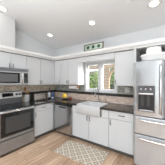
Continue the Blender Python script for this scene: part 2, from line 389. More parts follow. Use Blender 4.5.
bm = BM(); abox(bm, 2.7725, 3.72, -0.02, 0, 1.0, 2.131); struct(obj('trim_6', bm, M['alcove']), 'dark grey back of the niche above the refrigerator', 'trim')
bm = BM(); abox(bm, 0.3135, 0.322, -2.018, -0.3285, 2.117, 2.1315); struct(obj('shadow_strip_left', bm, M['shade_strip']), 'thin grey strip painted as the ledge shadow above the left wall cabinet doors', 'trim')  # strip imitates the shadow line below the ledge
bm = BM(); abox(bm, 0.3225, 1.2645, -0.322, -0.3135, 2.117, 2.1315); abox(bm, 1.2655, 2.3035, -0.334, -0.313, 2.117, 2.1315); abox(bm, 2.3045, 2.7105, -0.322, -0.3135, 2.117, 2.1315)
struct(obj('shadow_strip_back', bm, M['shade_strip']), 'thin grey strip painted as the ledge shadow above the sink wall cabinet doors', 'trim')  # same painted shadow line along the sink wall
# tile splashbacks (structure)
TT = 0.008
bm = BM(); abox(bm, 0, TT, -2.6, -TT, 0.915, 1.369); struct(obj('trim_3', bm, M['tile_left']), 'tan mosaic tile splashback on the left wall', 'trim')
bm = BM(); abox(bm, 0, 2.745, -TT, 0, 1.163, 1.369)
# leave the window casing clear
bm.free(); bm = BM(); abox(bm, 0, WX0-cw-0.002, -TT, 0, 1.163, 1.369); abox(bm, WX1+cw-0.008, 2.77, -TT, 0, 1.163, 1.369)
struct(obj('trim_4', bm, M['tile_top']), 'grey green mosaic tile above the stone ledge', 'trim')
bm = BM(); abox(bm, 0, 2.77, -TT, 0, 0.915, 1.095); struct(obj('trim_5', bm, M['tile_low']), 'rose beige tile band below the stone ledge', 'trim')

# ------------------------------------------------------------------ cabinets
def pull(parent, x, y, z, vertical=True, L=0.095, label=None):
    """bar pull standing off a front facing local -y"""
    bm = BM(); r = 0.007; off = 0.028
    if vertical:
        pts = [(x, y, z-L/2), (x, y-off*0.8, z-L/2+0.004), (x, y-off, z-L/2+0.018), (x, y-off, z+L/2-0.018), (x, y-off*0.8, z+L/2-0.004), (x, y, z+L/2)]
    else:
        pts = [(x-L/2, y, z), (x-L/2+0.004, y-off*0.8, z), (x-L/2+0.018, y-off, z), (x+L/2-0.018, y-off, z), (x+L/2-0.004, y-off*0.8, z), (x+L/2, y, z)]
    tube(bm, pts, r, 8); return obj('handle', bm, M['nickel'], parent, smooth=True)
def front(parent, name, x0, x1, y, z0, z1):
    bm = BM(); abox(bm, x0+0.0035, x1-0.0035, y-0.019, y-0.001, z0+0.0035, z1-0.0035, 0.002); return obj(name, bm, M['cab'], parent)
def cabinet(name, label, loc, rotz, W, D, z0, z1, group, toe=False, solid_end=None):
    t = thing(name, label, 'cabinet', loc, rotz, group)
    bm = BM(); abox(bm, 0, W, -D, 0, z0 + (0.1 if toe else 0), z1)
    obj('body', bm, M['cab'], t)
    if toe:
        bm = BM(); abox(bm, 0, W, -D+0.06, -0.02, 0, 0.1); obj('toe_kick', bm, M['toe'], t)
    return t
UB, UT = 1.37, 2.13
UD = 0.312   # body depth; doors bring the face to .33
g = 'wall cabinets'
L90 = PI/2
# left wall, above the microwave
t = cabinet('wall_cabinet', 'short grey-white wall cabinet above the microwave', (0.001, -2.018, 0), L90, 0.757, UD, 1.775, UT, None)
for a, b, hx in ((0, 0.3785, 0.34), (0.3785, 0.757, 0.417)):
    d = front(t, 'door', a, b, -UD, 1.777, UT-0.015); pull(d, hx, -UD-0.019, 1.835, True, 0.08)
# left wall pair
t = cabinet('wall_cabinet', 'two-door wall cabinet between the microwave and the corner', (0.001, -1.259, 0), L90, 0.825, UD, UB, UT, None)
for a, b, hx in ((0, 0.4125, 0.385), (0.4125, 0.825, 0.44)):
    d = front(t, 'door', a, b, -UD, UB+0.002, UT-0.015); pull(d, hx, -UD-0.019, 1.45, True, 0.08)
# corner unit (blind corner) L shaped body
t = thing('corner_wall_cabinet', 'single-door wall cabinet filling the corner between both walls', 'cabinet', (0.001, -0.001, 0))
bm = BM(); prism(bm, [(0, 0), (0, -0.431), (0.31, -0.431), (0.31, -0.312), (0.60, -0.312), (0.60, 0)], 'Z', UB, UT); obj('body', bm, M['cab'], t)
bm = BM(); abox(bm, 0.311, 0.329, -0.431, -0.331, UB+0.002, UT-0.002, 0.001); obj('filler_panel', bm, M['cab'], t)
d = front(t, 'door', 0.331, 0.60, -UD, UB+0.002, UT-0.015); pull(d, 0.565, -UD-0.019, 1.45, True, 0.08)
# sink wall pair left of the window
t = cabinet('wall_cabinet', 'two-door wall cabinet with sunlit side left of the window', (0.602, -0.001, 0), 0, 0.662, UD, UB, UT, None)
for a, b, hx in ((0, 0.303, 0.272), (0.303, 0.662, 0.334)):
    d = front(t, 'door', a, b, -UD, UB+0.002, UT-0.015); pull(d, hx, -UD-0.019, 1.45, True, 0.08)
# right of window
t = cabinet('wall_cabinet', 'single-door wall cabinet between the window and the refrigerator', (2.305, -0.001, 0), 0, 0.405, UD, UB, UT, None)
d = front(t, 'door', 0.0, 0.405, -UD, UB+0.002, UT-0.015); pull(d, 0.032, -UD-0.019, 1.46, True, 0.09)
bm = BM(); abox(bm, 1.2655, 2.3035, -0.331, -0.313, 1.985, 2.1165, 0.001); tag(obj('valance', bm, M['cab']), 'white valance board spanning between the wall cabinets over the window', 'valance')
bm = BM(); abox(bm, 2.7115, 2.758, -0.36, -0.001, UB, UT); tag(obj('end_panel', bm, M['cab']), 'white vertical panel beside the refrigerator top', 'panel')

# base cabinets
BD = 0.59; CT0, CT1 = 0.875, 0.915
BZT = CT0 - 0.001
t = cabinet('base_cabinet', 'white base cabinet with one drawer right of the range', (0.001, -1.247, 0), L90, 0.655, BD, 0, BZT, None, toe=True)
d = front(t, 'drawer', 0.0, 0.585, -BD, 0.712, BZT-0.003); pull(d, 0.29, -BD-0.019, 0.795, False, 0.11)
d = front(t, 'door', 0.0, 0.585, -BD, 0.103, 0.708); pull(d, 0.045, -BD-0.019, 0.64, True, 0.10)
bm = BM(); abox(bm, 0.586, 0.633, -BD-0.019, -BD, 0.103, BZT-0.003, 0.001); obj('filler_panel', bm, M['cab'], t)
# sink base: sides and floor, open above for the basin
t = thing('sink_base_cabinet', 'white two-door base cabinet under the farmhouse sink', 'cabinet', (1.303, -0.001, 0))
bm = BM()
SW = 0.975
prism(bm, [(-BD, 0.1), (-BD, BZT), (0, BZT), (0, 0.1)], 'X', 0, 0.018)
prism(bm, [(-BD, 0.1), (-BD, BZT), (0, BZT), (0, 0.1)], 'X', SW-0.018, SW)
abox(bm, 0.018, SW-0.018, -BD, 0, 0.1, 0.12); abox(bm, 0.018, SW-0.018, -0.012, 0, 0.12, BZT)
abox(bm, 0.018, 0.15, -BD, -BD+0.02, 0.12, BZT); abox(bm, 0.82, SW-0.018, -BD, -BD+0.02, 0.12, BZT)
obj('body', bm, M['cab'], t)
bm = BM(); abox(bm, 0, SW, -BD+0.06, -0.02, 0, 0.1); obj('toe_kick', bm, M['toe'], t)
for a, b, hx in ((0, SW/2, SW/2-0.035), (SW/2, SW, SW/2+0.035)):
    d = front(t, 'door', a, b, -BD, 0.103, 0.699); pull(d, hx, -BD-0.019, 0.615, True, 0.10)
for a, b in ((0.002, 0.152), (0.814, SW-0.002)):
    bm = BM(); abox(bm, a, b, -BD-0.019, -BD-0.001, 0.704, BZT-0.003, 0.002); obj('filler_panel', bm, M['cab'], t)
# drawer base
t = cabinet('base_cabinet', 'white base cabinet with one drawer beside the refrigerator', (2.281, -0.001, 0), 0, 0.482, BD, 0, BZT, None, toe=True)
d = front(t, 'drawer', 0.0, 0.482, -BD, 0.712, BZT-0.003); pull(d, 0.26, -BD-0.019, 0.80, False, 0.11)
d = front(t, 'door', 0.0, 0.482, -BD, 0.103, 0.708); pull(d, 0.04, -BD-0.019, 0.635, True, 0.10)

# ------------------------------------------------------------------ worktop (one continuous slab with the sink cut out)
SX0, SX1 = 1.462, 2.09
bm = BM()
out = [(0.009, -0.009), (0.009, -1.247), (0.645, -1.247), (0.645, -0.645), (SX0-0.002, -0.645), (SX0-0.002, -0.125), (SX1+0.002, -0.125), (SX1+0.002, -0.645), (2.765, -0.645), (2.765, -0.009)]
prism(bm, out, 'Z', CT0, CT1)
tag(obj('countertop', bm, M['granite'], bevel=0.004), 'dark polished granite worktop running around the corner past the sink', 'countertop')
# stone ledge along both splashbacks
bm = BM()
prism(bm, [(0.009, -0.0085), (0.009, -1.247), (0.035, -1.247), (0.035, -0.035), (2.765, -0.035), (2.765, -0.0085)], 'Z', 1.096, 1.162)
tag(obj('stone_ledge', bm, M['granite'], bevel=0.004), 'narrow dark granite ledge along the tiled splashback', 'ledge')

# ------------------------------------------------------------------ farmhouse sink
t = thing('farmhouse_sink', 'white apron-front farmhouse sink below the window', 'sink', (SX0, -0.13, 0))
W_ = SX1 - SX0
bm = BM()
zb, zt_ = 0.705, 0.922
yf = -0.525     # front face (world -0.655)
prof = []
def rrect(x0, x1, y0, y1, r, z, n=5):
    pts = []
    for cx_, cy_, a0 in ((x1-r, y1-r, 0), (x0+r, y1-r, PI/2), (x0+r, y0+r, PI), (x1-r, y0+r, 1.5*PI)):
        for i in range(n+1):
            a = a0 + PI/2*i/n; pts.append((cx_+r*math.cos(a), cy_+r*math.sin(a), z))
    return pts
loops = [rrect(0.004, W_-0.004, yf+0.004, -0.002, 0.02, zb), rrect(0, W_, yf, 0.0, 0.022, zb+0.006), rrect(0, W_, yf, 0.0, 0.022, zt_-0.008),
         rrect(0.006, W_-0.006, yf+0.006, -0.006, 0.02, zt_), rrect(0.026, W_-0.026, yf+0.030, -0.024, 0.03, zt_),
         rrect(0.032, W_-0.032, yf+0.036, -0.03, 0.03, zt_-0.008), rrect(0.04, W_-0.04, yf+0.045, -0.04, 0.04, zb+0.045), rrect(0.07, W_-0.07, yf+0.08, -0.07, 0.05, zb+0.022)]
R = [[bm.verts.new(p) for p in l] for l in loops]
n = len(R[0])
for a, b in zip(R, R[1:]):
    for i in range(n): bm.faces.new((a[i], a[(i+1) % n], b[(i+1) % n], b[i]))
bm.faces.new(R[0][::-1]); bm.faces.new(R[-1])
obj('basin', bm, M['ceramic'], t, smooth=True)
bm = BM(); lathe(bm, [(0, 0.003), (0.028, 0.003), (0.04, 0.0), (0.042, -0.002), (0, -0.002)], (W_/2, -0.27, zb+0.0245)); obj('drain', bm, M['chrome'], t, smooth=True)

# faucet behind the basin
t = thing('faucet', 'tall chrome gooseneck faucet behind the white sink', 'faucet', (1.765, -0.08, CT1))
bm = BM(); lathe(bm, [(0, 0), (0.028, 0), (0.028, 0.006), (0.02, 0.014), (0.016, 0.06), (0.015, 0.10), (0, 0.10)]); obj('base', bm, M['faucet'], t, smooth=True)
pts = [(0, 0, 0.09), (0, 0, 0.28)] + [(0, -0.085*(1-math.cos(a)), 0.30+0.085*math.sin(a)) for a in [PI*i/10 for i in range(11)]] + [(0, -0.17, 0.24), (0, -0.17, 0.19)]
bm = BM(); tube(bm, pts, 0.009, 12); obj('spout', bm, M['faucet'], t, smooth=True)
bm = BM(); tube(bm, [(0, -0.17, 0.215), (0, -0.17, 0.15)], 0.016, 12); obj('spray_head', bm, M['faucet'], t, smooth=True)
bm = BM(); tube(bm, [(0.012, 0, 0.055), (0.045, 0, 0.06), (0.06, -0.005, 0.10)], 0.007, 8); obj('lever', bm, M['faucet'], t, smooth=True)
t = thing('soap_dispenser', 'small bronze soap dispenser right of the faucet', 'soap dispenser', (1.98, -0.075, CT1))
bm = BM(); lathe(bm, [(0, 0), (0.02, 0), (0.02, 0.004), (0.011, 0.01), (0.010, 0.05), (0, 0.05)]); obj('base', bm, M['oak'], t, smooth=True)
bm = BM(); tube(bm, [(0, 0, 0.045), (0, 0, 0.075), (0, -0.02, 0.085), (0, -0.07, 0.078)], 0.007, 8); obj('pump', bm, M['chrome'], t, smooth=True)

# ------------------------------------------------------------------ dishwasher
t = thing('dishwasher', 'stainless dishwasher beneath the worktop left of the sink', 'dishwasher', (0.653, -0.02, 0))
W_ = 0.643
bm = BM(); abox(bm, 0, W_, -0.57, 0, 0.1, 0.86); obj('body', bm, M['dkgrey'], t)
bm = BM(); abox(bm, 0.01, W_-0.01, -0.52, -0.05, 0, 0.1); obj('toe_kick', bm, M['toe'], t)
bm = BM(); abox(bm, 0.004, W_-0.004, -0.612, -0.571, 0.09, 0.818, 0.005); obj('door', bm, M['steel_dw'], t)
bm = BM(); abox(bm, 0.004, W_-0.004, -0.608, -0.571, 0.822, 0.868, 0.003); cp = obj('control_panel', bm, M['blackglass'], t)
bm = BM(); abox(bm, 0.20, W_-0.20, -0.619, -0.6125, 0.755, 0.80, 0.003); obj('pocket_handle', bm, M['black'], t)
bm = BM(); abox(bm, 0.18, W_-0.18, -0.628, -0.6125, 0.80, 0.812, 0.003); obj('handle_lip', bm, M['steel_x'], t)

# ------------------------------------------------------------------ range
t = thing('range', 'stainless electric range with black glass cooktop below the microwave', 'range', (0.012, -2.016, 0), L90)
W_ = 0.762
D_ = 0.635
bm = BM(); abox(bm, 0, W_, -D_+0.01, -0.01, 0.04, 0.895); obj('body', bm, M['dkgrey'], t)
for x in (0.05, W_-0.05):
    for y in (-0.55, -0.06):
        bm = BM(); acyl(bm, (x, y, 0), 0.02, 0.04, seg=12); obj('foot', bm, M['black'], t)
bm = BM(); abox(bm, 0.002, W_-0.002, -D_-0.02, -0.06, 0.896, 0.918, 0.004); ck = obj('cooktop', bm, M['blackglass'], t)
for x, y, r in ((0.2, -0.18, 0.08), (0.56, -0.18, 0.095), (0.2, -0.46, 0.105), (0.56, -0.46, 0.08)):
    bm = BM(); lathe(bm, [(r-0.004, 0), (r-0.004, 0.0008), (r, 0.0008), (r, 0)], (x, y, 0.9182), 36); obj('burner_ring', bm, M['dkgrey'], ck)
# backguard
bm = BM(); prism(bm, [(-0.0, 0.90), (-0.075, 0.90), (-0.075, 1.06), (-0.055, 1.205), (-0.02, 1.225), (0.0, 1.225)], 'X', 0, W_); bgd = obj('backguard', bm, M['dkgrey'], t, bevel=0.004)
def tilt(bm): bmesh.ops.transform(bm, matrix=Matrix.Translation((0, -0.0765, 1.062)) @ Matrix.Rotation(-0.137, 4, 'X'), verts=bm.verts); return bm
bm = BM(); abox(bm, 0.004, W_-0.004, -0.004, 0.0, 0.0, 0.145, 0.001); cp = obj('control_panel', tilt(bm), M['panel'], bgd)
bm = BM(); abox(bm, 0.29, 0.54, -0.0075, -0.0045, 0.03, 0.118, 0.001); obj('clock_display', tilt(bm), M['blackglass'], cp)
bm = BM()
bm.free()
for x in (0.07, 0.155, 0.62, 0.70):
    bm = BM(); acyl(bm, (x, -0.030, 0.072), 0.027, 0.0255, 'Y', 20, bev=0.003); k = obj('knob', tilt(bm), M['black'], cp, smooth=False)
# door
fy = -D_ - 0.03
bm = BM(); abox(bm, 0.004, W_-0.004, fy, -D_+0.009, 0.315, 0.893, 0.006); dr = obj('oven_door', bm, M['steel_y'], t)
bm = BM(); abox(bm, 0.035, W_-0.035, fy-0.004, fy-0.0003, 0.375, 0.835, 0.002); og = obj('oven_window', bm, M['blackglass'], dr)
bm = BM(); abox(bm, 0.12, W_-0.12, fy-0.0055, fy-0.0045, 0.44, 0.76, 0.0003); obj('inner_window', bm, M['grille'], og)
bm = BM()
pts = [(0.02, fy-0.001, 0.872), (0.022, fy-0.035, 0.872)] + [(0.03+(W_-0.06)*i/10, fy-0.045-0.02*math.sin(PI*i/10), 0.872) for i in range(11)] + [(W_-0.022, fy-0.035, 0.872), (W_-0.02, fy-0.001, 0.872)]
tube(bm, pts, 0.015, 12); obj('handle', bm, M['chrome'], dr, smooth=True)
bm = BM(); abox(bm, 0.004, W_-0.004, fy-0.002, -D_+0.009, 0.055, 0.300, 0.006); obj('storage_drawer', bm, M['steel_y'], t)

# ------------------------------------------------------------------ microwave
t = thing('microwave', 'stainless over-the-range microwave under the short wall cabinet', 'microwave', (0.010, -2.017, 1.385), L90)
W_ = 0.755; H_ = 0.386; D_ = 0.385
bm = BM(); abox(bm, 0, W_, -D_, 0, 0, H_, 0.003); obj('body', bm, M['dkgrey'], t)
bm = BM(); abox(bm, 0.0, W_, -D_-0.022, -D_-0.0005, H_-0.078, H_, 0.004); vg = obj('vent_grille', bm, M['steel_y'], t)
bm = BM()
for k in range(3): abox(bm, 0.03, W_-0.03, -D_-0.0245, -D_-0.0225, H_-0.062+k*0.018, H_-0.056+k*0.018)
obj('louvre_slots', bm, M['dkgrey'], vg)
bm = BM(); abox(bm, 0.0, W_-0.15, -D_-0.03, -D_-0.0005, 0.0, H_-0.081, 0.005); dr = obj('door', bm, M['steel_light'], t)
bm = BM(); abox(bm, 0.04, W_-0.22, -D_-0.033, -D_-0.0305, 0.045, H_-0.105, 0.001); wdw = obj('door_window', bm, M['blackglass'], dr)
bm = BM(); abox(bm, 0.09, W_-0.27, -D_-0.0345, -D_-0.0335, 0.075, H_-0.135, 0.0003); obj('mesh_screen', bm, M['screen'], wdw)
bm = BM(); tube(bm, [(W_-0.185, -D_-0.03, 0.03), (W_-0.185, -D_-0.065, 0.045), (W_-0.185, -D_-0.07, 0.15), (W_-0.185, -D_-0.065, H_-0.125), (W_-0.185, -D_-0.03, H_-0.11)], 0.012, 12); obj('handle', bm, M['chrome'], dr, smooth=True)
bm = BM(); abox(bm, W_-0.147, W_, -D_-0.03, -D_-0.0005, 0.0, H_-0.081, 0.005); cp = obj('control_panel', bm, M['steel_light'], t)
bm = BM(); abox(bm, W_-0.125, W_-0.022, -D_-0.0325, -D_-0.0305, 0.04, H_-0.10, 0.001); kp = obj('keypad', bm, M['blackglass'], cp)
bm = BM()
for i in range(3):
    for j in range(5): abox(bm, W_-0.115+i*0.031, W_-0.095+i*0.031, -D_-0.0335, -D_-0.0326, 0.055+j*0.027, 0.07+j*0.027)
obj('buttons', bm, M['dkgrey'], kp)

# ------------------------------------------------------------------ refrigerator
t = thing('refrigerator', 'large stainless French-door refrigerator with ice dispenser', 'refrigerator', (2.785, -0.03, 0))
W_ = 0.91; FH = 1.80
bm = BM(); abox(bm, 0.004, W_-0.004, -0.64, 0, 0.03, 1.785, 0.004); obj('body', bm, M['dkgrey'], t)
for x in (0.06, W_-0.06):
    bm = BM(); acyl(bm, (x, -0.58, 0), 0.022, 0.03, seg=12); obj('foot', bm, M['black'], t)
def bowed(x0, x1, z0, z1, bow=0.012, n=26):
    """door slab with a gently bowed front and rounded edges; optional recess"""
    bm = BM(); yb = -0.645; yf = -0.72
    prof = [(x0, yb), (x0, yf+0.034)]
    for i in range(n+1):
        u = i/n; x = x0+0.006+(x1-x0-0.012)*u; y = yf - bow*math.sin(PI*u) + 0.020*max(0, 1-(min(u, 1-u)*(x1-x0))/0.04)**2
        if i == 0 or i == n: y += 0.003
        prof.append((x, y))
    prof += [(x1, yf+0.034), (x1, yb)]
    prism(bm, prof, 'Z', z0, z1); return bm
half = W_/2
dL = obj('french_door', bowed(0.0, half-0.002, 0.896, FH), M['steel_v'], t, bevel=0.004)
dR = obj('french_door', bowed(half+0.002, W_, 0.896, FH), M['steel_v'], t, bevel=0.004)
d1 = obj('middle_drawer', bowed(0, W_, 0.594, 0.880), M['steel_x'], t, bevel=0.004)
d2 = obj('freezer_drawer', bowed(0, W_, 0.05, 0.578), M['steel_x'], t, bevel=0.004)
def vbar(parent, x, z0, z1):
    bm = BM(); y = -0.728
    tube(bm, [(x, y+0.004, z0), (x, y-0.04, z0+0.015), (x, y-0.055, z0+0.06), (x, y-0.062, (z0+z1)/2), (x, y-0.055, z1-0.06), (x, y-0.04, z1-0.015), (x, y+0.004, z1)], 0.015, 12)
    obj('handle', bm, M['chrome'], parent, smooth=True)
vbar(dL, half-0.055, 0.96, 1.74); vbar(dR, half+0.055, 0.96, 1.74)
def hbar(parent, z):
    bm = BM(); y = -0.722
    tube(bm, [(0.10, y, z), (0.105, y-0.05, z)] + [(0.12+(W_-0.24)*i/8, y-0.06-0.01*math.sin(PI*i/8), z) for i in range(9)] + [(W_-0.105, y-0.05, z), (W_-0.10, y, z)], 0.015, 12)
    obj('handle', bm, M['chrome'], parent, smooth=True)
hbar(d1, 0.835); hbar(d2, 0.53)
# dispenser: framed niche on the left door
dx0, dx1, dz0, dz1 = 0.075, 0.325, 0.975, 1.40
yo = -0.732
bm = BM(); abox(bm, dx0, dx1, yo-0.006, yo+0.004, 1.285, dz1, 0.002)
obj('screen_panel', bm, M['dkgrey'], dL)
bm = BM()
abox(bm, dx0, dx0+0.014, yo-0.006, yo+0.004, dz0, 1.284, 0.002); abox(bm, dx1-0.014, dx1, yo-0.006, yo+0.004, dz0, 1.284, 0.002)
abox(bm, dx0+0.014, dx1-0.014, yo-0.006, yo+0.004, dz0, dz0+0.014, 0.002)
df = obj('dispenser_frame', bm, M['dkgrey'], dL)
bm = BM(); abox(bm, dx0+0.0145, dx1-0.0145, yo-0.001, yo+0.002, dz0+0.0145, 1.284); obj('dispenser_niche', bm, M['black'], dL)
bm = BM(); abox(bm, dx0+0.02, dx1-0.02, yo-0.030, yo-0.0015, 1.255, 1.28, 0.004); obj('ice_chute', bm, M['chrome'], dL)
for px in (0.15, 0.235):
    bm = BM(); prism(bm, [(px-0.022, yo-0.0015), (px-0.018, yo-0.014), (px+0.018, yo-0.014), (px+0.022, yo-0.0015)], 'Z', 1.07, 1.245); obj('paddle', bm, M['grille'], dL)
bm = BM(); abox(bm, dx0+0.02, dx1-0.02, yo-0.022, yo-0.0015, dz0+0.016, dz0+0.03, 0.002); obj('drip_tray', bm, M['steel_x'], dL)
bm = BM()
bm.free()
for i in range(3):
    bm = BM(); acyl(bm, (0.125+i*0.07, yo-0.0075, 1.345), 0.012, 0.0012, 'Y', 16); obj('button', bm, M['chrome'], dL)

# things on the refrigerator
t = thing('storage_tub', 'white rounded lidded tub lying on top of the refrigerator', 'tub', (3.315, -0.40, 1.787))
bm = BM()
lp = [rrect(-0.40, 0.40, -0.20, 0.20, 0.10, 0.0, 6), rrect(-0.43, 0.43, -0.225, 0.225, 0.12, 0.06, 6), rrect(-0.445, 0.445, -0.235, 0.235, 0.13, 0.125, 6)]
R = [[bm.verts.new(p) for p in l] for l in lp]; n = len(R[0])
for a, b in zip(R, R[1:]):
    for i in range(n): bm.faces.new((a[i], a[(i+1) % n], b[(i+1) % n], b[i]))
bm.faces.new(R[0][::-1]); bm.faces.new(R[-1]); obj('tub', bm, M['plastic_w'], t, smooth=False)
bm = BM()
lp = [rrect(-0.455, 0.455, -0.245, 0.245, 0.135, 0.1255, 6), rrect(-0.455, 0.455, -0.245, 0.245, 0.135, 0.145, 6), rrect(-0.43, 0.43, -0.22, 0.22, 0.12, 0.16, 6), rrect(-0.40, 0.40, -0.19, 0.19, 0.10, 0.165, 6)]
R = [[bm.verts.new(p) for p in l] for l in lp]; n = len(R[0])
for a, b in zip(R, R[1:]):
    for i in range(n): bm.faces.new((a[i], a[(i+1) % n], b[(i+1) % n], b[i]))
bm.faces.new(R[0][::-1]); bm.faces.new(R[-1]); obj('lid', bm, M['plastic_w'], t)
bm = BM()
t2 = bmesh.new(); bmesh.ops.create_cube(t2, size=1.0); bmesh.ops.subdivide_edges(t2, edges=t2.edges[:], cuts=6, use_grid_fill=True)
for v in t2.verts:
    n_ = 0.012*math.sin(v.co.x*17+v.co.z*9)+0.010*math.sin(v.co.y*23+v.co.x*11)
    taper = 1-0.10*(v.co.z+0.5)
    z = (v.co.z+0.5)*0.125 + (n_*0.9 if v.co.z > -0.49 else 0)
    v.co = Vector((v.co.x*0.24*taper+n_*0.4, v.co.y*0.22*taper+n_*0.4, z))
join(bm, t2)
o = tag(obj('folded_towel', bm, M['fabric_w'], smooth=True), 'rumpled white folded cloth piled on the tub above the refrigerator', 'towel'); o.location = (3.07, -0.40, 1.9525)

# ------------------------------------------------------------------ plaque on the ledge
t = thing('framed_plaque', 'green framed plaque with three dark plant rosettes on the ledge above the window', 'plaque', (1.77, -0.368, LZ1))
H_ = 0.178; W2 = 0.275
lean = Matrix.Rotation(-0.10, 4, 'X')
bm = BM()
for a in ((-W2, W2, 0, 0.022), (-W2, W2, H_-0.022, H_)): abox(bm, a[0], a[1], -0.012, 0.012, a[2], a[3], 0.002)
abox(bm, -W2, -W2+0.022, -0.012, 0.012, 0.022, H_-0.022, 0.002); abox(bm, W2-0.022, W2, -0.012, 0.012, 0.022, H_-0.022, 0.002)
bmesh.ops.transform(bm, matrix=lean, verts=bm.verts); obj('frame', bm, M['frame_w'], t)
bm = BM(); abox(bm, -W2+0.015, W2-0.015, -0.004, 0.008, 0.015, H_-0.015); bmesh.ops.transform(bm, matrix=lean, verts=bm.verts); obj('panel', bm, M['sign'], t)
for i in range(3):
    bm = BM(); cx_ = -0.15+0.15*i
    n = 24; c = bm.verts.new((cx_, -0.0075, H_/2)); ring = []
    for k in range(n):
        r = 0.05 if k % 2 == 0 else 0.037; a = 2*PI*k/n
        ring.append(bm.verts.new((cx_+r*math.cos(a), -0.0055, H_/2+r*math.sin(a))))
    for k in range(n): bm.faces.new((c, ring[k], ring[(k+1) % n]))
    ext = bmesh.ops.extrude_face_region(bm, geom=bm.faces[:])
    for v in [g_ for g_ in ext['geom'] if isinstance(g_, bmesh.types.BMVert)]: v.co.y += 0.0012
    bmesh.ops.transform(bm, matrix=lean, verts=bm.verts); obj('rosette', bm, M['rosette'], t)

# ------------------------------------------------------------------ counter things
Z = CT1 + 0.0005
t = thing('utensil_crock', 'white ceramic crock of wooden spoons beside the range', 'crock', (0.135, -1.135, Z))
bm = BM(); lathe(bm, [(0, 0), (0.054, 0), (0.060, 0.006), (0.062, 0.18), (0.064, 0.19), (0.056, 0.19), (0.054, 0.02), (0, 0.012)]); obj('jar', bm, M['ceramic'], t, smooth=True)
def utensil(name, label, bx, by, tx, ty, L, kind):
    d = Vector((tx-bx, ty-by, L)).normalized(); p0 = Vector((bx, by, 0.022))
    bm = BM(); pts = [p0+d*(L*k/6) for k in range(7)]
    tube(bm, pts, 0.006, 8)
    e = p0+d*L
    t3 = bmesh.new(); bmesh.ops.create_uvsphere(t3, u_segments=14, v_segments=8, radius=1.0)
    sc = {'spoon': (0.030, 0.012, 0.042), 'paddle': (0.034, 0.006, 0.045), 'ladle': (0.036, 0.030, 0.03)}[kind]
    join(bm, t3, Matrix.Translation(e+d*0.025) @ d.to_track_quat('Z', 'X').to_matrix().to_4x4() @ Matrix.Diagonal((*sc, 1)))
    o = obj(name, bm, M['wood'], smooth=True); o.location = (0.135, -1.135, Z)
    return tag(o, label, 'utensil', None)
utensil('wooden_spoon', 'wooden spoon leaning far left out of the white crock', 0.015, 0.015, 0.0, -0.06, 0.28, 'spoon')
utensil('wooden_spatula', 'flat wooden spatula leaning left in the white crock', -0.025, 0.0, -0.045, -0.02, 0.31, 'paddle')
utensil('wooden_ladle', 'dark wooden ladle standing upright in the white crock', 0.02, -0.01, 0.045, 0.0, 0.215, 'ladle')
utensil('wooden_spoon', 'wooden spoon leaning right in the white crock', -0.02, -0.03, -0.015, 0.04, 0.225, 'spoon')

t = thing('toaster', 'long stainless toaster with black ends on the worktop below the wall cabinets', 'toaster', (0.175, -0.795, Z), L90)
bm = BM(); prism(bm, [(-0.075, 0.018), (-0.078, 0.05), (-0.074, 0.165), (-0.058, 0.19), (0.058, 0.19), (0.074, 0.165), (0.078, 0.05), (0.075, 0.018)], 'X', -0.19, 0.19); b = obj('body', bm, M['toaster'], t, bevel=0.004)
for s in (-1, 1):
    bm = BM(); prism(bm, [(-0.082, 0.012), (-0.084, 0.05), (-0.079, 0.172), (-0.06, 0.197), (0.06, 0.197), (0.079, 0.172), (0.084, 0.05), (0.082, 0.012)], 'X', s*0.1905, s*0.225); e = obj('end_cap', bm, M['black'], t, bevel=0.006)
bm = BM(); abox(bm, -0.215, 0.215, -0.08, 0.08, 0.0, 0.017, 0.004); obj('base', bm, M['black'], t)
for y in (-0.032, 0.032):
    bm = BM(); abox(bm, -0.165, 0.165, y-0.014, y+0.014, 0.1905, 0.1945, 0.001); obj('bread_slot', bm, M['black'], b)
bm = BM(); abox(bm, 0.2255, 0.245, -0.02, 0.02, 0.12, 0.135, 0.003); obj('lever', bm, M['black'], t)
bm = BM(); acyl(bm, (0.2255, 0, 0.06), 0.016, 0.012, 'X', 16); obj('browning_dial', bm, M['steel_x'], t)
bm = BM()
abox(bm, -0.16, 0.16, -0.0815, -0.0785, 0.155, 0.168, 0.001); abox(bm, -0.16, 0.16, -0.0815, -0.0785, 0.026, 0.040, 0.001)
obj('front_band', bm, M['black'], b)

t = thing('tall_bottle', 'tall dark bottle with pale label in the worktop corner', 'bottle', (0.215, -0.445, Z))
bm = BM(); lathe(bm, [(0, 0), (0.036, 0), (0.038, 0.005), (0.038, 0.22), (0.030, 0.255), (0.014, 0.29), (0.013, 0.345), (0, 0.345)]); obj('glass_body', bm, M['blackglass'], t, smooth=True)
bm = BM(); lathe(bm, [(0.0385, 0.05), (0.039, 0.055), (0.039, 0.20), (0.0385, 0.205)]); obj('label_band', bm, M['label'], t, smooth=True)
bm = BM(); lathe(bm, [(0.0135, 0.31), (0.015, 0.312), (0.015, 0.358), (0, 0.36)]); obj('cap', bm, M['navy'], t, smooth=True)
t = thing('coffee_bag', 'navy blue upright packet in the worktop corner right of the bottle', 'packet', (0.335, -0.40, Z), 0.55)
bm = BM()
lp = [rrect(-0.045, 0.045, -0.03, 0.03, 0.01, 0), rrect(-0.048, 0.048, -0.032, 0.032, 0.01, 0.02), rrect(-0.048, 0.048, -0.028, 0.028, 0.01, 0.14), rrect(-0.046, 0.046, -0.006, 0.006, 0.004, 0.205), rrect(-0.046, 0.046, -0.004, 0.004, 0.003, 0.225)]
R = [[bm.verts.new(p) for p in l] for l in lp]; n = len(R[0])
for a, b in zip(R, R[1:]):
    for i in range(n): bm.faces.new((a[i], a[(i+1) % n], b[(i+1) % n], b[i]))
bm.faces.new(R[0][::-1]); bm.faces.new(R[-1]); obj('pouch', bm, M['navy'], t)
bm = BM(); abox(bm, -0.03, 0.03, -0.0345, -0.0325, 0.025, 0.065, 0.0005); obj('label_patch', bm, M['label'], t)

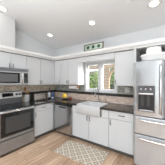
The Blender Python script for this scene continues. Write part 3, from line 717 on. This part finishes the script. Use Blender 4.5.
# fruit bowl and fruit
bx, by = 0.70, -0.215
t = thing('fruit_plate', 'shallow dark plate under the bananas', 'plate', (bx, by, Z))
bm = BM(); lathe(bm, [(0, 0), (0.06, 0), (0.065, 0.006), (0.125, 0.028), (0.128, 0.032), (0.12, 0.032), (0.062, 0.012), (0, 0.010)]); obj('dish', bm, M['dkgrey'], t, smooth=True)
t = thing('banana_bunch', 'bunch of yellow bananas on the plate in front of the tile', 'bananas', (bx-0.02, by, Z+0.022))
t.scale = (0.82, 0.82, 0.86)
for k in range(5):
    a0 = -1.15 + 0.55*k
    pts, rs = [], []
    for i in range(9):
        u = i/8; ang = 1.9*u
        rad = 0.095*math.sin(ang)*1.0 + 0.012; h = 0.165 - 0.14*(1-math.cos(ang))/1.32
        pts.append((rad*math.cos(a0+PI*1.5)*0.95, rad*math.sin(a0+PI*1.5)*0.7, max(h, 0.018)))
        rs.append(0.006 + 0.0135*math.sin(PI*min(1, max(0, (u*0.94+0.06)))) ** 0.6)
    bm = BM(); tube(bm, pts, 0.018, 10, rs); obj('banana', bm, M['banana'], t, smooth=True)
bm = BM(); tube(bm, [(0, 0, 0.158), (0, 0, 0.175), (0.006, 0, 0.19)], 0.011, 8); obj('stalk', bm, M['stalk'], t, smooth=True)
t = thing('apple', 'dark red apple right of the bananas', 'apple', (0.825, -0.12, Z))
bm = BM(); lathe(bm, [(0, 0.006), (0.015, 0.0), (0.030, 0.012), (0.038, 0.034), (0.034, 0.058), (0.018, 0.068), (0.006, 0.062), (0, 0.058)]); obj('flesh', bm, M['apple'], t, smooth=True)
bm = BM(); tube(bm, [(0, 0, 0.058), (0.003, 0, 0.08)], 0.0018, 6); obj('stem', bm, M['bark'], t)

# paper towel under the cabinet
t = thing('paper_towel_holder', 'under-cabinet paper towel holder left of the window', 'holder', (0.985, -0.17, UB-0.0005))
bm = BM(); abox(bm, -0.20, 0.20, -0.03, 0.03, -0.012, 0, 0.002); obj('mounting_plate', bm, M['oak'], t)
for s in (-1, 1):
    bm = BM(); abox(bm, min(s*0.165, s*0.183), max(s*0.165, s*0.183), -0.028, 0.028, -0.10, -0.0125, 0.004); obj('bracket', bm, M['oak'], t)
bm = BM(); acyl(bm, (-0.164, 0, -0.072), 0.008, 0.328, 'X', 12); obj('rod', bm, M['oak'], t)
bm = BM()
pr = [(0.017, -0.145), (0.055, -0.145), (0.055, 0.145), (0.017, 0.145), (0.017, -0.145)]
t3 = bmesh.new(); lathe(t3, pr, seg=32); join(bm, t3, Matrix.Rotation(PI/2, 4, 'Y'))
o = tag(obj('paper_towel_roll', bm, M['paper'], smooth=False), 'white paper towel roll hanging under the wall cabinet', 'paper towel'); o.location = (0.985, -0.17, UB-0.0725)

# small jar on the stone ledge, outlet plate
t = thing('small_jar', 'tiny dark jar on the stone ledge below the left window pane', 'jar', (1.585, -0.0265, 1.1625))
bm = BM(); lathe(bm, [(0, 0), (0.007, 0), (0.0078, 0.004), (0.0078, 0.04), (0.006, 0.046), (0, 0.046)]); obj('glass_body', bm, M['dkgrey'], t, smooth=True)
bm = BM(); lathe(bm, [(0.0065, 0.0465), (0.0065, 0.058), (0, 0.058)]); obj('lid', bm, M['black'], t, smooth=True)
def outlet(x, z, label):
    t = thing('wall_outlet', label, 'outlet', (x, -TT-0.0005, z))
    bm = BM(); abox(bm, -0.058, 0.058, -0.006, 0, -0.058, 0.058, 0.002); pl = obj('cover_plate', bm, M['plastic_w'], t)
    for s in (-1, 1):
        bm = BM(); abox(bm, s*0.025-0.016, s*0.025+0.016, -0.008, -0.0062, -0.034, 0.034, 0.001); r_ = obj('socket', bm, M['plastic_w'], t)
outlet(2.50, 1.265, 'white double wall outlet on the tile near the refrigerator')

# ------------------------------------------------------------------ rug
bm = BM(); abox(bm, -0.51, 0.51, -0.28, 0.28, 0, 0.008, 0.003)
o = tag(obj('kitchen_rug', bm, M['rug']), 'cream and tan lattice pattern rug in front of the sink', 'rug'); o.location = (1.80, -0.93, 0.0005); o.rotation_euler = (0, 0, math.radians(4.5))

# ------------------------------------------------------------------ recessed ceiling lights
ang = math.atan(SL)
def downlight(x, y, label, r=0.075, e=3.5):
    t = thing('recessed_light', label, 'ceiling light', (x, y, cz(y)-0.0005), 0, None)
    t.rotation_euler = (-ang, 0, 0)
    bm = BM(); lathe(bm, [(r*0.78, -0.0), (r*0.80, -0.006), (r*1.18, -0.008), (r*1.25, -0.0), (r*0.78, -0.0)], seg=36); obj('trim_ring', bm, M['lamp_trim'], t, smooth=True)
    bm = BM(); lathe(bm, [(0, -0.003), (r*0.77, -0.003), (r*0.77, -0.0005), (0, -0.0005)], seg=36); obj('lens', bm, M['lamp'], t)
    d = bpy.data.lights.new('downlight_glow', 'SPOT'); d.energy = e; d.spot_size = math.radians(140); d.spot_blend = 0.8; d.shadow_soft_size = 0.07; d.color = (1, 0.96, 0.91)
    o = bpy.data.objects.new('downlight_glow', d); COL.objects.link(o); o.location = (x, y, cz(y)-0.03)
downlight(0.525, -1.885, 'recessed ceiling light at the far left, in front of the chase', e=0.25)
downlight(0.632, -0.764, 'recessed ceiling light over the corner of the worktop')
downlight(1.935, -0.704, 'recessed ceiling light above the green plaque')
downlight(3.092, -0.690, 'large bright recessed ceiling light above the refrigerator', 0.082)

# ------------------------------------------------------------------ outside the window
bm = BM(); abox(bm, -9, 9, 0.13, 14, -0.5, -0.4); struct(obj('floor_garden', bm, M['grass']), 'green lawn outside the window', 'ground')
t = thing('garden_shed', 'tan slatted wooden structure outside the right window pane', 'shed', (1.24, 1.6, -0.4))
bm = BM()
for k in range(24):
    z = 0.02 + k*0.112; abox(bm, -0.16, 0.16, -0.05, 0.05, z, z+0.088, 0.006)
obj('slatted_column', bm, M['siding'], t)
bm = BM(); abox(bm, -0.14, 0.14, -0.035, 0.035, 0, 2.7); obj('inner_post', bm, M['siding_gap'], t)
bm = BM(); abox(bm, -2.4, 2.2, -0.07, 0.07, 2.40, 2.60, 0.005); abox(bm, -2.4, 2.2, -0.05, 0.05, 2.64, 2.80, 0.005); obj('eave_beam', bm, M['siding'], t)
bm = BM(); tube(bm, [(0.15, 0, 2.0), (0.22, 0, 2.22), (0.38, 0, 2.34), (0.62, 0, 2.40)], 0.05, 8); obj('curved_brace', bm, M['siding'], t)
def leaf_ball(bm, c, r, n, s):
    for _ in range(n):
        d = Vector((random.gauss(0, 1), random.gauss(0, 1), random.gauss(0, 1))).normalized() * (r[0]) * random.uniform(0.55, 1.0)
        p = Vector(c) + Vector((d.x, d.y*r[1]/r[0], d.z*r[2]/r[0]))
        u = Vector((random.gauss(0, 1), random.gauss(0, 1), random.gauss(0, 1))).normalized(); v = u.orthogonal().normalized(); q = s*random.uniform(0.6, 1.3)
        a = [bm.verts.new(p-u*q), bm.verts.new(p+v*q*0.45), bm.verts.new(p+u*q), bm.verts.new(p-v*q*0.45)]
        bm.faces.new(a)
def shrub(name, label, loc, h, rad, m, n, s=0.07):
    t = thing(name, label, 'shrub', loc, 0, None)
    bm = BM()
    for k in range(5):
        a = 2*PI*k/5+random.random(); tube(bm, [(0, 0, 0), (0.25*rad*math.cos(a), 0.25*rad*math.sin(a), h*0.4), (0.6*rad*math.cos(a), 0.6*rad*math.sin(a), h*0.8)], 0.02, 6, [0.035, 0.025, 0.01])
    obj('stems', bm, M['bark'], t)
    bm = BM(); 
    for k in range(9):
        a = random.uniform(0, 2*PI); rr = rad*random.uniform(0, 0.6)
        leaf_ball(bm, (rr*math.cos(a), rr*math.sin(a), h*random.uniform(0.3, 0.85)), (rad*0.6, rad*0.6, h*0.25), n//9, s)
    obj('foliage', bm, m, t)
shrub('garden_shrub', 'bright green leafy shrub outside the left window pane', (-0.15, 3.0, -0.4), 2.5, 0.62, M['leaf_a'], 1900)
shrub('garden_shrub', 'bright green leafy shrub outside the right window pane', (1.2, 3.1, -0.4), 2.4, 0.60, M['leaf_a'], 1800)
shrub('garden_shrub', 'darker shrub filling the garden behind the slatted column', (0.3, 5.4, -0.4), 3.2, 1.15, M['leaf_b'], 2200, 0.10)
shrub('garden_shrub', 'dull green shrub at the far left of the garden view', (-2.3, 5.0, -0.4), 3.0, 1.1, M['leaf_b'], 1800, 0.10)
bm = BM(); abox(bm, -8, 8, 7.0, 7.1, -0.4, 2.4)
for i in range(54): abox(bm, -8+i*0.3, -8+i*0.3+0.28, 6.97, 7.0, -0.38, 2.45, 0.004)
tag(obj('garden_fence', bm, M['siding']), 'tan board fence behind the garden shrubs', 'fence')
